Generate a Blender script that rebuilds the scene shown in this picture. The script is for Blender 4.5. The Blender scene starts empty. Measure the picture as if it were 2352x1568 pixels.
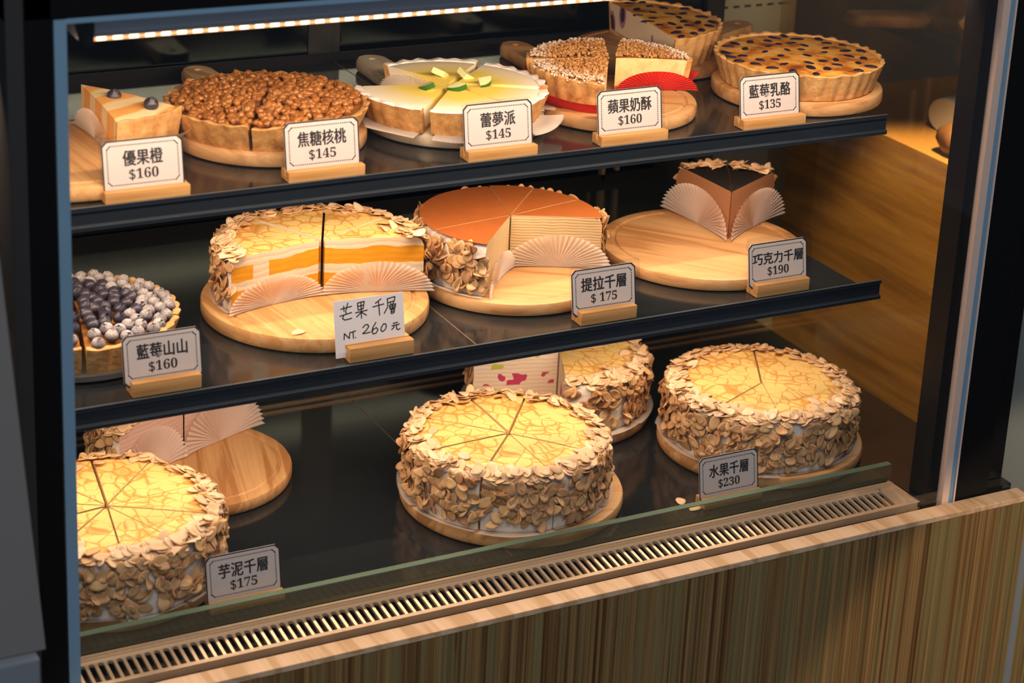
import bpy, bmesh, math, random
from math import sin, cos, pi, radians, sqrt, atan2
from mathutils import Vector, Matrix, Euler, noise

# ------------------------------------------------------------------ camera
S = bpy.context.scene
COL = S.collection
CAM = Vector((0, 0, 1.0))
def cam_rows(p, r, y):
    cy, sy, cp, sp, cr, sr = cos(y), sin(y), cos(p), sin(p), cos(r), sin(r)
    fwd = Vector((sy*cp, cy*cp, -sp)); right = Vector((cy, -sy, 0)); down = fwd.cross(right)
    return cr*right + sr*down, -sr*right + cr*down, fwd
cx_, cy_, cz_ = cam_rows(0.325454575, -0.050960116, 0.50321532)
cam = bpy.data.cameras.new('camera'); camo = bpy.data.objects.new('camera', cam); COL.objects.link(camo)
M = Matrix.Identity(4)
for i in range(3):
    M[i][0] = cx_[i]; M[i][1] = -cy_[i]; M[i][2] = -cz_[i]; M[i][3] = CAM[i]
camo.matrix_world = M
cam.sensor_width = 36; cam.lens = 4785.364/2352*36
cam.shift_x = (1176-1200)/2352; cam.shift_y = -(784-430)/2352
cam.dof.use_dof = True; cam.dof.focus_distance = 2.13; cam.dof.aperture_fstop = 7.0
cam.clip_start = .05
S.camera = camo
# ------------------------------------------------------------------ light and exposure
S.view_settings.view_transform = 'Standard'; S.view_settings.look = 'None'
S.view_settings.exposure = 0.0; S.view_settings.gamma = 1; S.view_settings.use_curve_mapping = False
S.cycles.use_denoising = True
S.cycles.max_bounces = 8; S.cycles.transparent_max_bounces = 16; S.cycles.caustics_reflective = False; S.cycles.caustics_refractive = False
S.cycles.sample_clamp_indirect = 4.0
W = bpy.data.worlds.new('room_ambient'); S.world = W; W.use_nodes = True
bg = W.node_tree.nodes['Background']; bg.inputs[0].default_value = (.62, .78, 1.0, 1); bg.inputs[1].default_value = .16
def area(name, loc, target, sx, sy, power, col):
    l = bpy.data.lights.new(name, 'AREA'); l.shape = 'RECTANGLE'; l.size = sx; l.size_y = sy; l.energy = power; l.color = col
    o = bpy.data.objects.new(name, l); COL.objects.link(o); o.location = loc
    o.rotation_euler = (Vector(target)-Vector(loc)).to_track_quat('-Z', 'Y').to_euler(); return o
WARM = (1.0, .72, .50)
area('ceiling_light', (.2, -.2, 2.6), (.9, 1.6, .2), 1.6, 1.0, 30, (1.0, .93, .88))
def spot(name, loc, target, ang, power, col, blend=.25):
    l = bpy.data.lights.new(name, 'SPOT'); l.energy = power; l.color = col; l.spot_size = ang; l.spot_blend = blend; l.shadow_soft_size = .02
    o = bpy.data.objects.new(name, l); COL.objects.link(o); o.location = loc
    o.rotation_euler = (Vector(target)-Vector(loc)).to_track_quat('-Z', 'Y').to_euler(); return o
spot('side_fill_spot', (1.515, 1.68, .72), (1.63, 1.88, .12), .66, 68, (1.0, .68, .33), .6)  # added fill, no lamp stands here; brightens the wood behind the side glass
spot('counter_spot', (2.25, .75, .55), (1.50, 1.5, -.14), .36, 40, (1.0, .72, .45))
# lamps of the case: one under the top rail, one under each shelf's front lip
def strip_lamp(name, y, z, x0, x1, power, back):
    l = bpy.data.lights.new(name, 'AREA'); l.shape = 'RECTANGLE'; l.size = x1-x0; l.size_y = .012; l.energy = power; l.color = WARM
    o = bpy.data.objects.new(name, l); COL.objects.link(o); o.location = ((x0+x1)/2, y, z)
    o.rotation_euler = (back, 0, 0); return o
strip_lamp('top_led_light', 1.556, .5675, .22, 1.35, 4.9, 1.0)
strip_lamp('upper_shelf_led_light', 1.728, .3835, .2, 1.31, 2.35, .1)
strip_lamp('lower_shelf_led_light', 1.728, .2045, .2, 1.31, 2.15, .1)

# ------------------------------------------------------------------ materials
MATS = {}
class NT:
    def __init__(s, name, rough=.5, metal=0.0, spec=.5):
        s.m = bpy.data.materials.new(name); s.m.use_nodes = True; s.t = s.m.node_tree
        s.b = s.t.nodes['Principled BSDF']; s.b.inputs['Roughness'].default_value = rough
        s.b.inputs['Metallic'].default_value = metal; s.b.inputs['Specular IOR Level'].default_value = spec
        MATS[name] = s.m
    def n(s, t, **kw):
        x = s.t.nodes.new(t)
        for k, v in kw.items(): setattr(x, k, v)
        return x
    def l(s, a, b): s.t.links.new(a, b)
    def put(s, sock, v):
        if hasattr(v, 'is_output'): s.l(v, sock)
        else: sock.default_value = v
    def coord(s, scale=(1, 1, 1), rot=(0, 0, 0), out='Object', loc=(0, 0, 0)):
        c = s.n('ShaderNodeTexCoord'); m = s.n('ShaderNodeMapping'); 
        if any(rot):
            q = s.n('ShaderNodeMapping'); s.l(c.outputs[out], q.inputs[0]); q.inputs['Rotation'].default_value = rot; s.l(q.outputs[0], m.inputs[0])
        else: s.l(c.outputs[out], m.inputs[0])
        m.inputs['Scale'].default_value = scale; m.inputs['Location'].default_value = loc
        return m.outputs[0]
    def noise(s, vec, scale, detail=3, rough=.5, dist=0):
        x = s.n('ShaderNodeTexNoise'); s.put(x.inputs['Vector'], vec); x.inputs['Scale'].default_value = scale
        x.inputs['Detail'].default_value = detail; x.inputs['Roughness'].default_value = rough; x.inputs['Distortion'].default_value = dist
        return x.outputs[0]
    def voro(s, vec, scale, feature='F1', out='Distance'):
        x = s.n('ShaderNodeTexVoronoi', feature=feature); s.put(x.inputs['Vector'], vec); x.inputs['Scale'].default_value = scale
        return x.outputs[out]
    def math(s, op, a, b=0.0, c=0.0):
        x = s.n('ShaderNodeMath', operation=op); s.put(x.inputs[0], a); s.put(x.inputs[1], b); s.put(x.inputs[2], c); return x.outputs[0]
    def ramp(s, fac, stops):
        x = s.n('ShaderNodeValToRGB'); s.l(fac, x.inputs[0]); e = x.color_ramp.elements
        while len(e) < len(stops): e.new(.5)
        for k, (p, c) in enumerate(stops): e[k].position = p; e[k].color = (*c, 1) if len(c) == 3 else c
        return x.outputs[0]
    def mix(s, f, a, b, mode='MIX'):
        x = s.n('ShaderNodeMix', data_type='RGBA', blend_type=mode)
        s.put(x.inputs[0], f)
        for k, v in ((6, a), (7, b)):
            if hasattr(v, 'is_output'): s.l(v, x.inputs[k])
            else: x.inputs[k].default_value = (*v, 1)
        return x.outputs[2]
    def sep(s, vec):
        x = s.n('ShaderNodeSeparateXYZ'); s.l(vec, x.inputs[0]); return x.outputs
    def col(s, c):
        if hasattr(c, 'is_output'): s.l(c, s.b.inputs['Base Color'])
        else: s.b.inputs['Base Color'].default_value = (*c, 1)
        return s
    def bump(s, h, strength=.4, dist=.001):
        x = s.n('ShaderNodeBump'); s.put(x.inputs['Height'], h); x.inputs['Strength'].default_value = strength; x.inputs['Distance'].default_value = dist
        s.l(x.outputs[0], s.b.inputs['Normal']); return s
    def sss(s, w, rad=(.004, .002, .001)):
        s.b.inputs['Subsurface Weight'].default_value = w; s.b.inputs['Subsurface Radius'].default_value = rad; s.b.inputs['Subsurface Scale'].default_value = 1; return s
def plain(name, c, rough=.5, metal=0., spec=.5):
    return NT(name, rough, metal, spec).col(c)

def m_crepe():
    a = NT('crepe', .55, 0, .3); v = a.coord()
    d = a.n('ShaderNodeTexNoise'); a.l(v, d.inputs['Vector']); d.inputs['Scale'].default_value = 48; d.inputs['Detail'].default_value = 2
    vv = a.n('ShaderNodeVectorMath', operation='MULTIPLY_ADD'); a.l(d.outputs['Color'], vv.inputs[0]); vv.inputs[1].default_value = (.013, .013, .0); a.l(v, vv.inputs[2])
    e = a.voro(vv.outputs[0], 68, 'DISTANCE_TO_EDGE'); e2 = a.voro(vv.outputs[0], 130, 'DISTANCE_TO_EDGE')
    k = a.noise(v, 22, 2)
    w = a.math('MAXIMUM', a.math('MULTIPLY_ADD', k, .62, -.19), .012)
    line = a.math('SUBTRACT', 1.0, a.math('SMOOTH_MIN', a.math('DIVIDE', e, w), 1.0, .25))
    w2 = a.math('MULTIPLY_ADD', k, .5, -.22)
    l2 = a.math('MULTIPLY', a.math('SUBTRACT', 1.0, a.math('MINIMUM', a.math('DIVIDE', e2, a.math('MAXIMUM', w2, .001)), 1.0)), .7)
    f = a.math('MULTIPLY', a.math('MAXIMUM', a.math('MAXIMUM', line, l2), 0.0), .9)
    base = a.mix(a.noise(v, 30, 3), (.80, .53, .17), (.90, .65, .25))
    a.col(a.mix(f, base, (.56, .225, .035)))
    a.bump(a.noise(v, 160, 3), .25, .0008)
m_crepe()
def m_cream():
    a = NT('cream', .45, 0, .4); v = a.coord()
    a.col(a.mix(a.noise(v, 60), (.80, .75, .69), (.90, .86, .80))); a.bump(a.noise(v, 120, 4), .7, .003)
m_cream()
def m_almond(name, c1, c2, c3):
    a = NT(name, .5, 0, .35); o = a.n('ShaderNodeObjectInfo').outputs['Random']; v = a.coord()
    g = a.n('ShaderNodeNewGeometry').outputs['Random Per Island']
    r = a.math('FRACT', a.math('ADD', o, a.math('MULTIPLY', g, 7.3)))
    c = a.ramp(r, [(0, c1), (.55, c2), (1, c3)])
    p = a.noise(v, 140, 3)
    a.col(a.mix(a.math('MULTIPLY', p, .35), c, (.93, .80, .62)))
m_almond('almond', (.44, .195, .05), (.58, .30, .095), (.71, .43, .165))
m_almond('almond_sugared', (.64, .38, .18), (.74, .49, .27), (.83, .61, .40))
plain('almond_skin', (.34, .15, .05), .6)
def m_layers(name, c1, c2, n, wob, extra=None, rough=.6):
    a = NT(name, rough, 0, .25); v = a.coord(); x, y, z = a.sep(v)
    nz = a.noise(v, 45, 2); zz = a.math('MULTIPLY_ADD', nz, wob, z)
    s_ = a.math('FRACT', a.math('MULTIPLY', zz, n))
    t = a.math('ABSOLUTE', a.math('SUBTRACT', s_, .5))
    f = a.math('MULTIPLY', a.math('SUBTRACT', 1.0, a.math('MINIMUM', a.math('MULTIPLY', t, 5.0), 1.0)), a.math('MULTIPLY_ADD', a.noise(v, 90, 2), .8, .45))
    c = a.mix(f, c1, c2)
    if extra: c = extra(a, v, z, c)
    a.col(c); a.bump(t, .35, .0008)
m_layers('crepe_layers', (.86, .66, .36), (.62, .34, .11), 420, .004)
def mango_extra(a, v, z, c):
    def band(lo, hi, thr, off):
        w = a.noise(a.coord((1, 1, .12), (0, 0, 0), 'Object', (off, off, 0)), 33, 1)
        inb = a.math('MULTIPLY', a.math('GREATER_THAN', z, lo), a.math('LESS_THAN', z, hi))
        ed = a.math('MULTIPLY', inb, a.math('GREATER_THAN', w, thr)); return ed
    zw = a.math('MULTIPLY_ADD', a.noise(v, 26, 2), .012, a.math('ADD', z, -.006))
    z0 = z; z = zw
    def bnd(lo, hi, thr, off):
        w = a.noise(a.coord((1, 1, .12), (0, 0, 0), 'Object', (off, off, 0)), 33, 1)
        return a.math('MULTIPLY', a.math('MULTIPLY', a.math('GREATER_THAN', zw, lo), a.math('LESS_THAN', zw, hi)), a.math('GREATER_THAN', w, thr))
    f = a.math('MAXIMUM', bnd(.031, .047, .38, 1.3), bnd(.006, .022, .42, 4.1))
    return a.mix(f, c, a.mix(a.noise(v, 50), (.78, .33, .015), (.86, .43, .03)))
m_layers('mango_layers', (.86, .75, .58), (.74, .57, .38), 150, .010, mango_extra, .45)
m_layers('tiramisu_layers', (.80, .62, .36), (.42, .24, .085), 330, .0035)
m_layers('chocolate_layers', (.42, .20, .10), (.27, .115, .05), 420, .003)
m_layers('taro_layers', (.66, .46, .40), (.56, .36, .31), 200, .004)
def berry_extra(a, v, z, c):
    w = a.noise(v, 48, 2)
    f = a.math('MULTIPLY', a.math('GREATER_THAN', z, .020), a.math('MULTIPLY', a.math('LESS_THAN', z, .034), a.math('GREATER_THAN', w, .5)))
    g = a.math('MULTIPLY', a.math('GREATER_THAN', z, .040), a.math('GREATER_THAN', a.noise(v, 30, 1), .56))
    return a.mix(g, a.mix(f, c, (.55, .06, .16)), (.50, .58, .10))
m_layers('fruit_layers', (.88, .76, .62), (.74, .55, .42), 200, .006, berry_extra)
def m_dust(name, c1, c2, sc, rough=.9):
    a = NT(name, rough, 0, .06); v = a.coord(); a.col(a.mix(a.noise(v, sc, 5, .7), c1, c2)); a.bump(a.noise(v, 900, 3), .3, .0004)
m_dust('cocoa', (.29, .078, .018), (.38, .115, .028), 80)
m_dust('dark_cocoa', (.010, .009, .009), (.02, .015, .014), 60, .75)
def m_crust(name, c1, c2, c3):
    a = NT(name, .75, 0, .2); v = a.coord()
    f = a.noise(v, 90, 5, .65)
    a.col(a.ramp(f, [(.3, c1), (.52, c2), (.72, c3)])); a.bump(a.noise(v, 260, 4), .5, .0014)
m_crust('crust', (.36, .16, .045), (.58, .31, .105), (.72, .45, .18))
m_crust('pale_crust', (.46, .23, .075), (.64, .37, .14), (.76, .50, .23))
def m_sugar_crumb():
    a = NT('crumble', .85, 0, .15); v = a.coord(); g = a.n('ShaderNodeNewGeometry')
    rnd = g.outputs['Random Per Island']
    c = a.ramp(rnd, [(0, (.36, .16, .05)), (.5, (.50, .25, .085)), (1, (.62, .35, .14))])
    nx, ny, nz = a.sep(g.outputs['Normal']); x, y, z = a.sep(v)
    rr = a.math('SQRT', a.math('ADD', a.math('MULTIPLY', x, x), a.math('MULTIPLY', y, y)))
    ring = a.math('MULTIPLY_ADD', rr, 40.0, -2.35)
    f = a.math('MULTIPLY', a.math('MULTIPLY', a.math('SUBTRACT', nz, .15), 1.7), a.math('MINIMUM', a.math('MAXIMUM', a.math('ADD', ring, a.math('MULTIPLY_ADD', a.noise(v, 90), 1.2, -.6)), 0.0), 1.0))
    f = a.math('MINIMUM', a.math('MAXIMUM', f, 0.0), .9)
    a.col(a.mix(f, c, (.90, .86, .82)))
m_sugar_crumb()
def m_caramel():
    a = NT('caramel_walnut', .22, 0, .6); v = a.coord(); g = a.n('ShaderNodeNewGeometry').outputs['Random Per Island']
    o = a.n('ShaderNodeObjectInfo').outputs['Random']
    r = a.math('FRACT', a.math('ADD', o, a.math('MULTIPLY', g, 5.7)))
    c = a.ramp(r, [(0, (.20, .065, .012)), (.5, (.36, .14, .03)), (1, (.50, .245, .07))])
    a.col(a.mix(a.noise(v, 220), c, (.36, .13, .03))); a.bump(a.noise(v, 300, 3), .5, .001)
m_caramel()
plain('caramel', (.30, .12, .03), .3)
def m_blueberry(name, haze_or_sugar):
    a = NT(name, .35, 0, .5); v = a.coord(out='Object'); o = a.n('ShaderNodeObjectInfo').outputs['Random']
    g = a.n('ShaderNodeNewGeometry')
    base = a.mix(a.noise(v, 300), (.022, .020, .036), (.06, .055, .085))
    if haze_or_sugar:
        nz = a.sep(g.outputs['Normal'])[2]
        f = a.math('MULTIPLY', a.math('MULTIPLY_ADD', nz, .75, .18), a.math('MULTIPLY_ADD', a.noise(v, 900, 3), 1.5, -.18))
        base = a.mix(a.math('MINIMUM', a.math('MAXIMUM', f, 0.0), .85), base, (.80, .74, .74)); a.b.inputs['Roughness'].default_value = .8
    a.col(base)
m_blueberry('blueberry', False); m_blueberry('blueberry_sugared', True)
plain('baked_blueberry', (.020, .012, .035), .35)
def m_cheese():
    a = NT('baked_cheese', .38, 0, .4); v = a.coord()
    f = a.noise(v, 38, 5, .62); c = a.ramp(f, [(.33, (.86, .54, .15)), (.46, (.80, .40, .065)), (.55, (.56, .20, .025)), (.66, (.24, .06, .008))])
    a.col(c); a.bump(a.noise(v, 120, 3), .4, .0012)
m_cheese()
def m_cheese_cut():
    a = NT('cheese_cut', .55, 0, .3); v = a.coord()
    f = a.voro(a.coord((1, 1, .6)), 30)
    c = a.mix(a.noise(v, 60), (.80, .62, .42), (.88, .73, .54))
    a.col(a.mix(a.math('LESS_THAN', f, .29), a.mix(a.math('LESS_THAN', f, .37), c, (.42, .22, .33)), (.05, .025, .07)))
m_cheese_cut()
def m_lime():
    a = NT('lime_custard', .5, 0, .3); v = a.coord(); x, y, z = a.sep(v)
    rr = a.math('SQRT', a.math('ADD', a.math('MULTIPLY', x, x), a.math('MULTIPLY', y, y)))
    t = a.math('ADD', a.math('MULTIPLY_ADD', rr, 26.0, -1.15), a.math('MULTIPLY_ADD', a.noise(v, 40, 2), .7, -.35))
    a.col(a.mix(a.math('MINIMUM', a.math('MAXIMUM', t, 0.0), 1.0), (.90, .72, .14), (.95, .88, .78))); a.bump(a.noise(v, 500, 3), .2, .0004)
m_lime()
m_dust('icing_sugar', (.88, .80, .74), (.95, .90, .86), 200)
plain('lime_skin', (.03, .13, .008), .35); plain('lime_flesh', (.80, .82, .42), .3)
def m_orange():
    a = NT('orange_top', .4, 0, .4); v = a.coord(rot=(0, 0, radians(60)))
    w = a.n('ShaderNodeTexWave', wave_type='BANDS'); a.l(v, w.inputs['Vector']); w.inputs['Scale'].default_value = 10; w.inputs['Distortion'].default_value = 2.2; w.inputs['Detail'].default_value = 1; w.inputs['Detail Scale'].default_value = 2
    f = a.ramp(w.outputs['Fac'], [(.34, (.92, .70, .36)), (.48, (.90, .56, .13)), (.58, (.88, .36, .02))])
    a.col(a.mix(a.math('MULTIPLY', a.noise(a.coord(), 70, 3), .3), f, (.93, .84, .70)))
m_orange()
m_crust('sponge', (.72, .50, .22), (.85, .64, .30), (.90, .74, .44))
def m_paper(name, c, tr):
    a = NT(name, .7, 0, .2).col(c)
    t = a.n('ShaderNodeBsdfTransparent'); tl = a.n('ShaderNodeBsdfTranslucent'); tl.inputs[0].default_value = (*c, 1)
    m1 = a.n('ShaderNodeMixShader'); m1.inputs[0].default_value = .3; a.l(a.b.outputs[0], m1.inputs[1]); a.l(tl.outputs[0], m1.inputs[2])
    m2 = a.n('ShaderNodeMixShader'); m2.inputs[0].default_value = tr; a.l(m1.outputs[0], m2.inputs[1]); a.l(t.outputs[0], m2.inputs[2])
    a.l(m2.outputs[0], a.t.nodes['Material Output'].inputs[0])
m_paper('liner_paper', (.90, .82, .75), .30); m_paper('red_paper', (.74, .05, .035), .0)
m_paper('dark_liner_paper', (.90, .78, .72), .25)
def m_wood(name, c1, c2, c3, ang, stretch=1.0, fleck=.0):
    a = NT(name, .42, 0, .35); v = a.coord((3.0, 60*stretch, 60*stretch), (0, 0, radians(ang)))
    f = a.noise(v, 1.0, 4, .6, .6); g = a.noise(a.coord((12, 420, 420), (0, 0, radians(ang))), 1.0, 2)
    c = a.ramp(f, [(.42, c1), (.49, c2), (.61, c3)])
    c = a.mix(a.math('MULTIPLY', a.math('SUBTRACT', g, .45), .9), c, c1) if True else c
    if fleck:
        k = a.noise(a.coord((60, 900, 300), (0, 0, radians(ang))), 1.0, 1)
        c = a.mix(a.math('MULTIPLY', a.math('GREATER_THAN', k, .68), fleck), c, (.30, .14, .05))
    a.col(c); a.bump(f, .08, .0005)
m_wood('wood_oak', (.44, .22, .08), (.60, .335, .14), (.68, .41, .19), 4, .8)
m_wood('wood_beech', (.50, .255, .09), (.58, .32, .13), (.63, .375, .165), 84, 1.4, .5)
m_wood('wood_pine', (.44, .20, .07), (.60, .33, .135), (.69, .41, .19), -76, .95)
m_wood('wood_ash', (.42, .20, .07), (.58, .315, .13), (.64, .38, .17), 30, .62)
m_wood('wood_ash_pale', (.42, .20, .07), (.58, .315, .13), (.64, .38, .17), 50, .62)
m_wood('wood_acacia', (.34, .17, .068), (.48, .27, .115), (.60, .37, .18), 70, .6)
m_wood('wood_grey', (.34, .27, .19), (.46, .38, .28), (.55, .46, .35), 80, .6)
m_wood('wood_block', (.46, .24, .08), (.56, .31, .115), (.62, .365, .15), 0, 1.2)
m_wood('wood_ledge', (.58, .36, .19), (.74, .50, .31), (.80, .57, .38), 88, .75)
def m_panel():
    a = NT('panel_wood', .5, 0, .3); v = a.coord((260, 60, 1.6)); w = a.coord((70, 30, .8)); u = a.coord((620, 60, 4))
    f = a.noise(v, 1, 3, .55, .15); g = a.noise(w, 1, 2, .5, .1); h = a.noise(u, 1, 2)
    c = a.ramp(f, [(.28, (.07, .032, .010)), (.42, (.18, .095, .032)), (.56, (.285, .17, .062)), (.75, (.40, .26, .10))])
    c2 = a.mix(a.math('MULTIPLY', a.math('GREATER_THAN', g, .52), .45), c, (.21, .20, .085))
    c3 = a.mix(a.math('MULTIPLY', a.math('GREATER_THAN', h, .64), .55), c2, (.10, .045, .014))
    a.col(c3)
m_panel()
def m_cladding():
    a = NT('brown_boards', .6, 0, .2); v = a.coord((2, 2, 30)); f = a.noise(v, 1.2, 4, .6, .5)
    a.col(a.ramp(f, [(.3, (.20, .11, .028)), (.5, (.46, .26, .07)), (.7, (.64, .40, .12))]))
m_cladding()
plain('black_frame', (.006, .006, .007), .5, 0, .12); plain('dark_frame', (.03, .03, .031), .55)
plain('blue_reflection', (.20, .36, .52), .4); plain('silver_edge', (.86, .64, .54), .4, .1)  # bluish room and warm lamp reflections put into the strip colours
def m_gloss_black():
    a = NT('black_tray', .13, 0, .55); v = a.coord(); a.col(a.mix(a.noise(v, 9), (.010, .012, .014), (.016, .019, .022))); a.bump(a.noise(v, 30, 2), .02, .002)
m_gloss_black()
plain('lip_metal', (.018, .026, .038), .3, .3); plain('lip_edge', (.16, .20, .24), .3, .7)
plain('brass_joint', (.45, .32, .20), .35, .8)
plain('back_glass', (.055, .07, .066), .12, 1.0, .5); plain('door_stile', (.012, .013, .013), .35)
plain('grille_metal', (.80, .62, .44), .33, .55); plain('dark_void', (.02, .012, .006), .8)
plain('rail_metal', (.88, .68, .48), .28, .6); plain('housing', (.55, .58, .66), .4, .1)
plain('grey_wall', (.19, .215, .215), .7); plain('grey_board', (.215, .212, .21), .8); plain('slate_blue', (.20, .24, .28), .6)
plain('ink', (.012, .014, .018), .6); plain('pen_ink', (.006, .006, .007), .6)
plain('card_paper', (.54, .50, .50), .6); plain('plain_paper', (.70, .71, .77), .7)
plain('vent_white', (.34, .36, .27), .6); plain('vent_slot', (.06, .05, .03), .8)
plain('white_plastic', (.42, .42, .44), .5); plain('brown_bag', (.20, .10, .045), .45)
plain('dark_plate', (.075, .078, .082), .5)
plain('sticker', (.22, .27, .36), .5); m_paper('decal', (.8, .72, .66), .72)
def emit(name, c, s):
    m = bpy.data.materials.new(name); m.use_nodes = True; t = m.node_tree; t.nodes.remove(t.nodes['Principled BSDF'])
    e = t.nodes.new('ShaderNodeEmission'); e.inputs[0].default_value = (*c, 1); e.inputs[1].default_value = s
    t.links.new(e.outputs[0], t.nodes['Material Output'].inputs[0]); MATS[name] = m
emit('led_glow', (1.0, .42, .17), 1.7); emit('led_chip', (1.0, .72, .45), 4.5); emit('led_lip', (1.0, .5, .2), .8)
def glass(name, tint, refl, rough=.0, ior=1.45, fixed=None, haze_or_sugar=None):
    m = bpy.data.materials.new(name); m.use_nodes = True; t = m.node_tree; t.nodes.remove(t.nodes['Principled BSDF'])
    tr = t.nodes.new('ShaderNodeBsdfTransparent'); tr.inputs[0].default_value = (*tint, 1)
    g = t.nodes.new('ShaderNodeBsdfGlossy'); g.inputs[0].default_value = (*refl, 1); g.inputs['Roughness'].default_value = rough
    mx = t.nodes.new('ShaderNodeMixShader'); ge = t.nodes.new('ShaderNodeNewGeometry')
    sb = t.nodes.new('ShaderNodeMath'); sb.operation = 'SUBTRACT'; sb.inputs[0].default_value = 1; t.links.new(ge.outputs['Backfacing'], sb.inputs[1])
    mu = t.nodes.new('ShaderNodeMath'); mu.operation = 'MULTIPLY'; t.links.new(sb.outputs[0], mu.inputs[0]); t.links.new(mu.outputs[0], mx.inputs[0])
    if fixed is None:
        f = t.nodes.new('ShaderNodeFresnel'); f.inputs[0].default_value = ior; t.links.new(f.outputs[0], mu.inputs[1])
    else: mu.inputs[1].default_value = fixed
    base = tr
    if haze_or_sugar:
        df = t.nodes.new('ShaderNodeBsdfDiffuse'); df.inputs[0].default_value = (*haze_or_sugar[:3], 1); base = t.nodes.new('ShaderNodeMixShader'); base.inputs[0].default_value = haze_or_sugar[3]
        t.links.new(tr.outputs[0], base.inputs[1]); t.links.new(df.outputs[0], base.inputs[2])
    t.links.new(base.outputs[0], mx.inputs[1]); t.links.new(g.outputs[0], mx.inputs[2])
    t.links.new(mx.outputs[0], t.nodes['Material Output'].inputs[0]); MATS[name] = m
glass('clear_glass', (.985, .99, .99), (1, 1, 1)); glass('acrylic', (.93, .94, .96), (1, 1, 1), .08, 1.3)
glass('green_glass', (.90, .95, .90), (.85, 1, .9), .08, 1.25, None, (.62, .50, .30, .10)); glass('smoke_glass', (.92, .86, .76), (1.0, .84, .58), .05, 1.4, .34); NT('glass_edge', .25, 0, .6).col((.15, .225, .16)).b.inputs['Transmission Weight'].default_value = .15  # guard glass has a brownish haze mixed in as diffuse colour

# ------------------------------------------------------------------ mesh helpers
class MB:
    def __init__(s): s.v = []; s.f = []; s.m = []
    def add(s, verts, faces, mi=0):
        o = len(s.v); s.v += [tuple(p) for p in verts]; s.f += [tuple(o+i for i in f) for f in faces]
        s.m += ([mi]*len(faces) if isinstance(mi, int) else list(mi))
    def box(s, x0, x1, y0, y1, z0, z1, mi=0):
        s.add([(x0, y0, z0), (x1, y0, z0), (x1, y1, z0), (x0, y1, z0), (x0, y0, z1), (x1, y0, z1), (x1, y1, z1), (x0, y1, z1)],
              [(0, 3, 2, 1), (4, 5, 6, 7), (0, 1, 5, 4), (1, 2, 6, 5), (2, 3, 7, 6), (3, 0, 4, 7)], mi)
    def prism_x(s, prof, x0, x1, mi=0):      # closed (y,z) profile swept along X
        n = len(prof); s.add([(x0, *p) for p in prof]+[(x1, *p) for p in prof],
            [(i, (i+1) % n, n+(i+1) % n, n+i) for i in range(n)]+[tuple(range(n))[::-1], tuple(range(n, 2*n))], mi)
    def prism_z(s, prof, z0, z1, mi=0):
        n = len(prof); s.add([(*p, z0) for p in prof]+[(*p, z1) for p in prof],
            [(i, (i+1) % n, n+(i+1) % n, n+i) for i in range(n)]+[tuple(range(n))[::-1], tuple(range(n, 2*n))], mi)
    def revolve(s, prof, a0, a1, n, mats, cap=0, rf=None):   # closed (r,z) profile, from angle a0 to a1 (radians)
        full = abs(a1-a0) > 2*pi-1e-6; k = len(prof); cols = n if full else n+1; V = []
        for i in range(cols):
            t = a0+(a1-a0)*i/n
            for j, (r, z) in enumerate(prof):
                rr, zz = rf(r, z, t, j) if rf else (r, z)
                V.append((rr*cos(t), rr*sin(t), zz))
        F = []; Mt = []
        for i in range(n):
            i2 = (i+1) % cols
            for j in range(k):
                j2 = (j+1) % k
                if prof[j][0] == 0 and prof[j2][0] == 0: continue
                q = [i*k+j, i2*k+j, i2*k+j2, i*k+j2]
                F.append(tuple(q)); Mt.append(mats[j])
        if not full:
            F.append(tuple(range(k))); Mt.append(cap); F.append(tuple((cols-1)*k+j for j in range(k))[::-1]); Mt.append(cap)
        s.add(V, F, Mt)
    def obj(s, name, mats, parent=None, loc=(0, 0, 0), smooth=True, weld=1e-6, bevel=0, ang=40):
        me = bpy.data.meshes.new(name); bm = bmesh.new()
        vs = [bm.verts.new(p) for p in s.v]
        for f, mi in zip(s.f, s.m):
            try: fa = bm.faces.new([vs[i] for i in f])
            except ValueError: continue
            fa.material_index = mi
        if weld: bmesh.ops.remove_doubles(bm, verts=bm.verts, dist=weld)
        if bevel:
            bmesh.ops.recalc_face_normals(bm, faces=bm.faces)
            es = [e for e in bm.edges if len(e.link_faces) == 2 and e.calc_face_angle(0) > .6]
            bmesh.ops.bevel(bm, geom=es, offset=bevel, segments=2, affect='EDGES', profile=.6)
        bmesh.ops.recalc_face_normals(bm, faces=bm.faces)
        if smooth:
            for f in bm.faces: f.smooth = True
            for e in bm.edges:
                if len(e.link_faces) == 2 and e.calc_face_angle(0) > radians(ang): e.smooth = False
        bm.to_mesh(me); bm.free()
        for m in (mats if isinstance(mats, (list, tuple)) else [mats]): me.materials.append(MATS[m])
        return link(name, me, parent, loc)
def link(name, data, parent=None, loc=(0, 0, 0), mat=None):
    o = bpy.data.objects.new(name, data); COL.objects.link(o)
    if parent: o.parent = parent
    if mat is not None: o.matrix_basis = mat
    else: o.location = loc
    return o
def tag(o, label, cat, group=None, kind=None):
    if label: o['label'] = label
    if cat: o['category'] = cat
    if group: o['group'] = group
    if kind: o['kind'] = kind
    return o
def thing(name, label, cat, loc, group=None, rz=0):
    o = link(name, None, None, loc); o.rotation_euler[2] = rz; o.empty_display_size = .02; return tag(o, label, cat, group)
def rnd(seed): return random.Random(seed)

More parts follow.
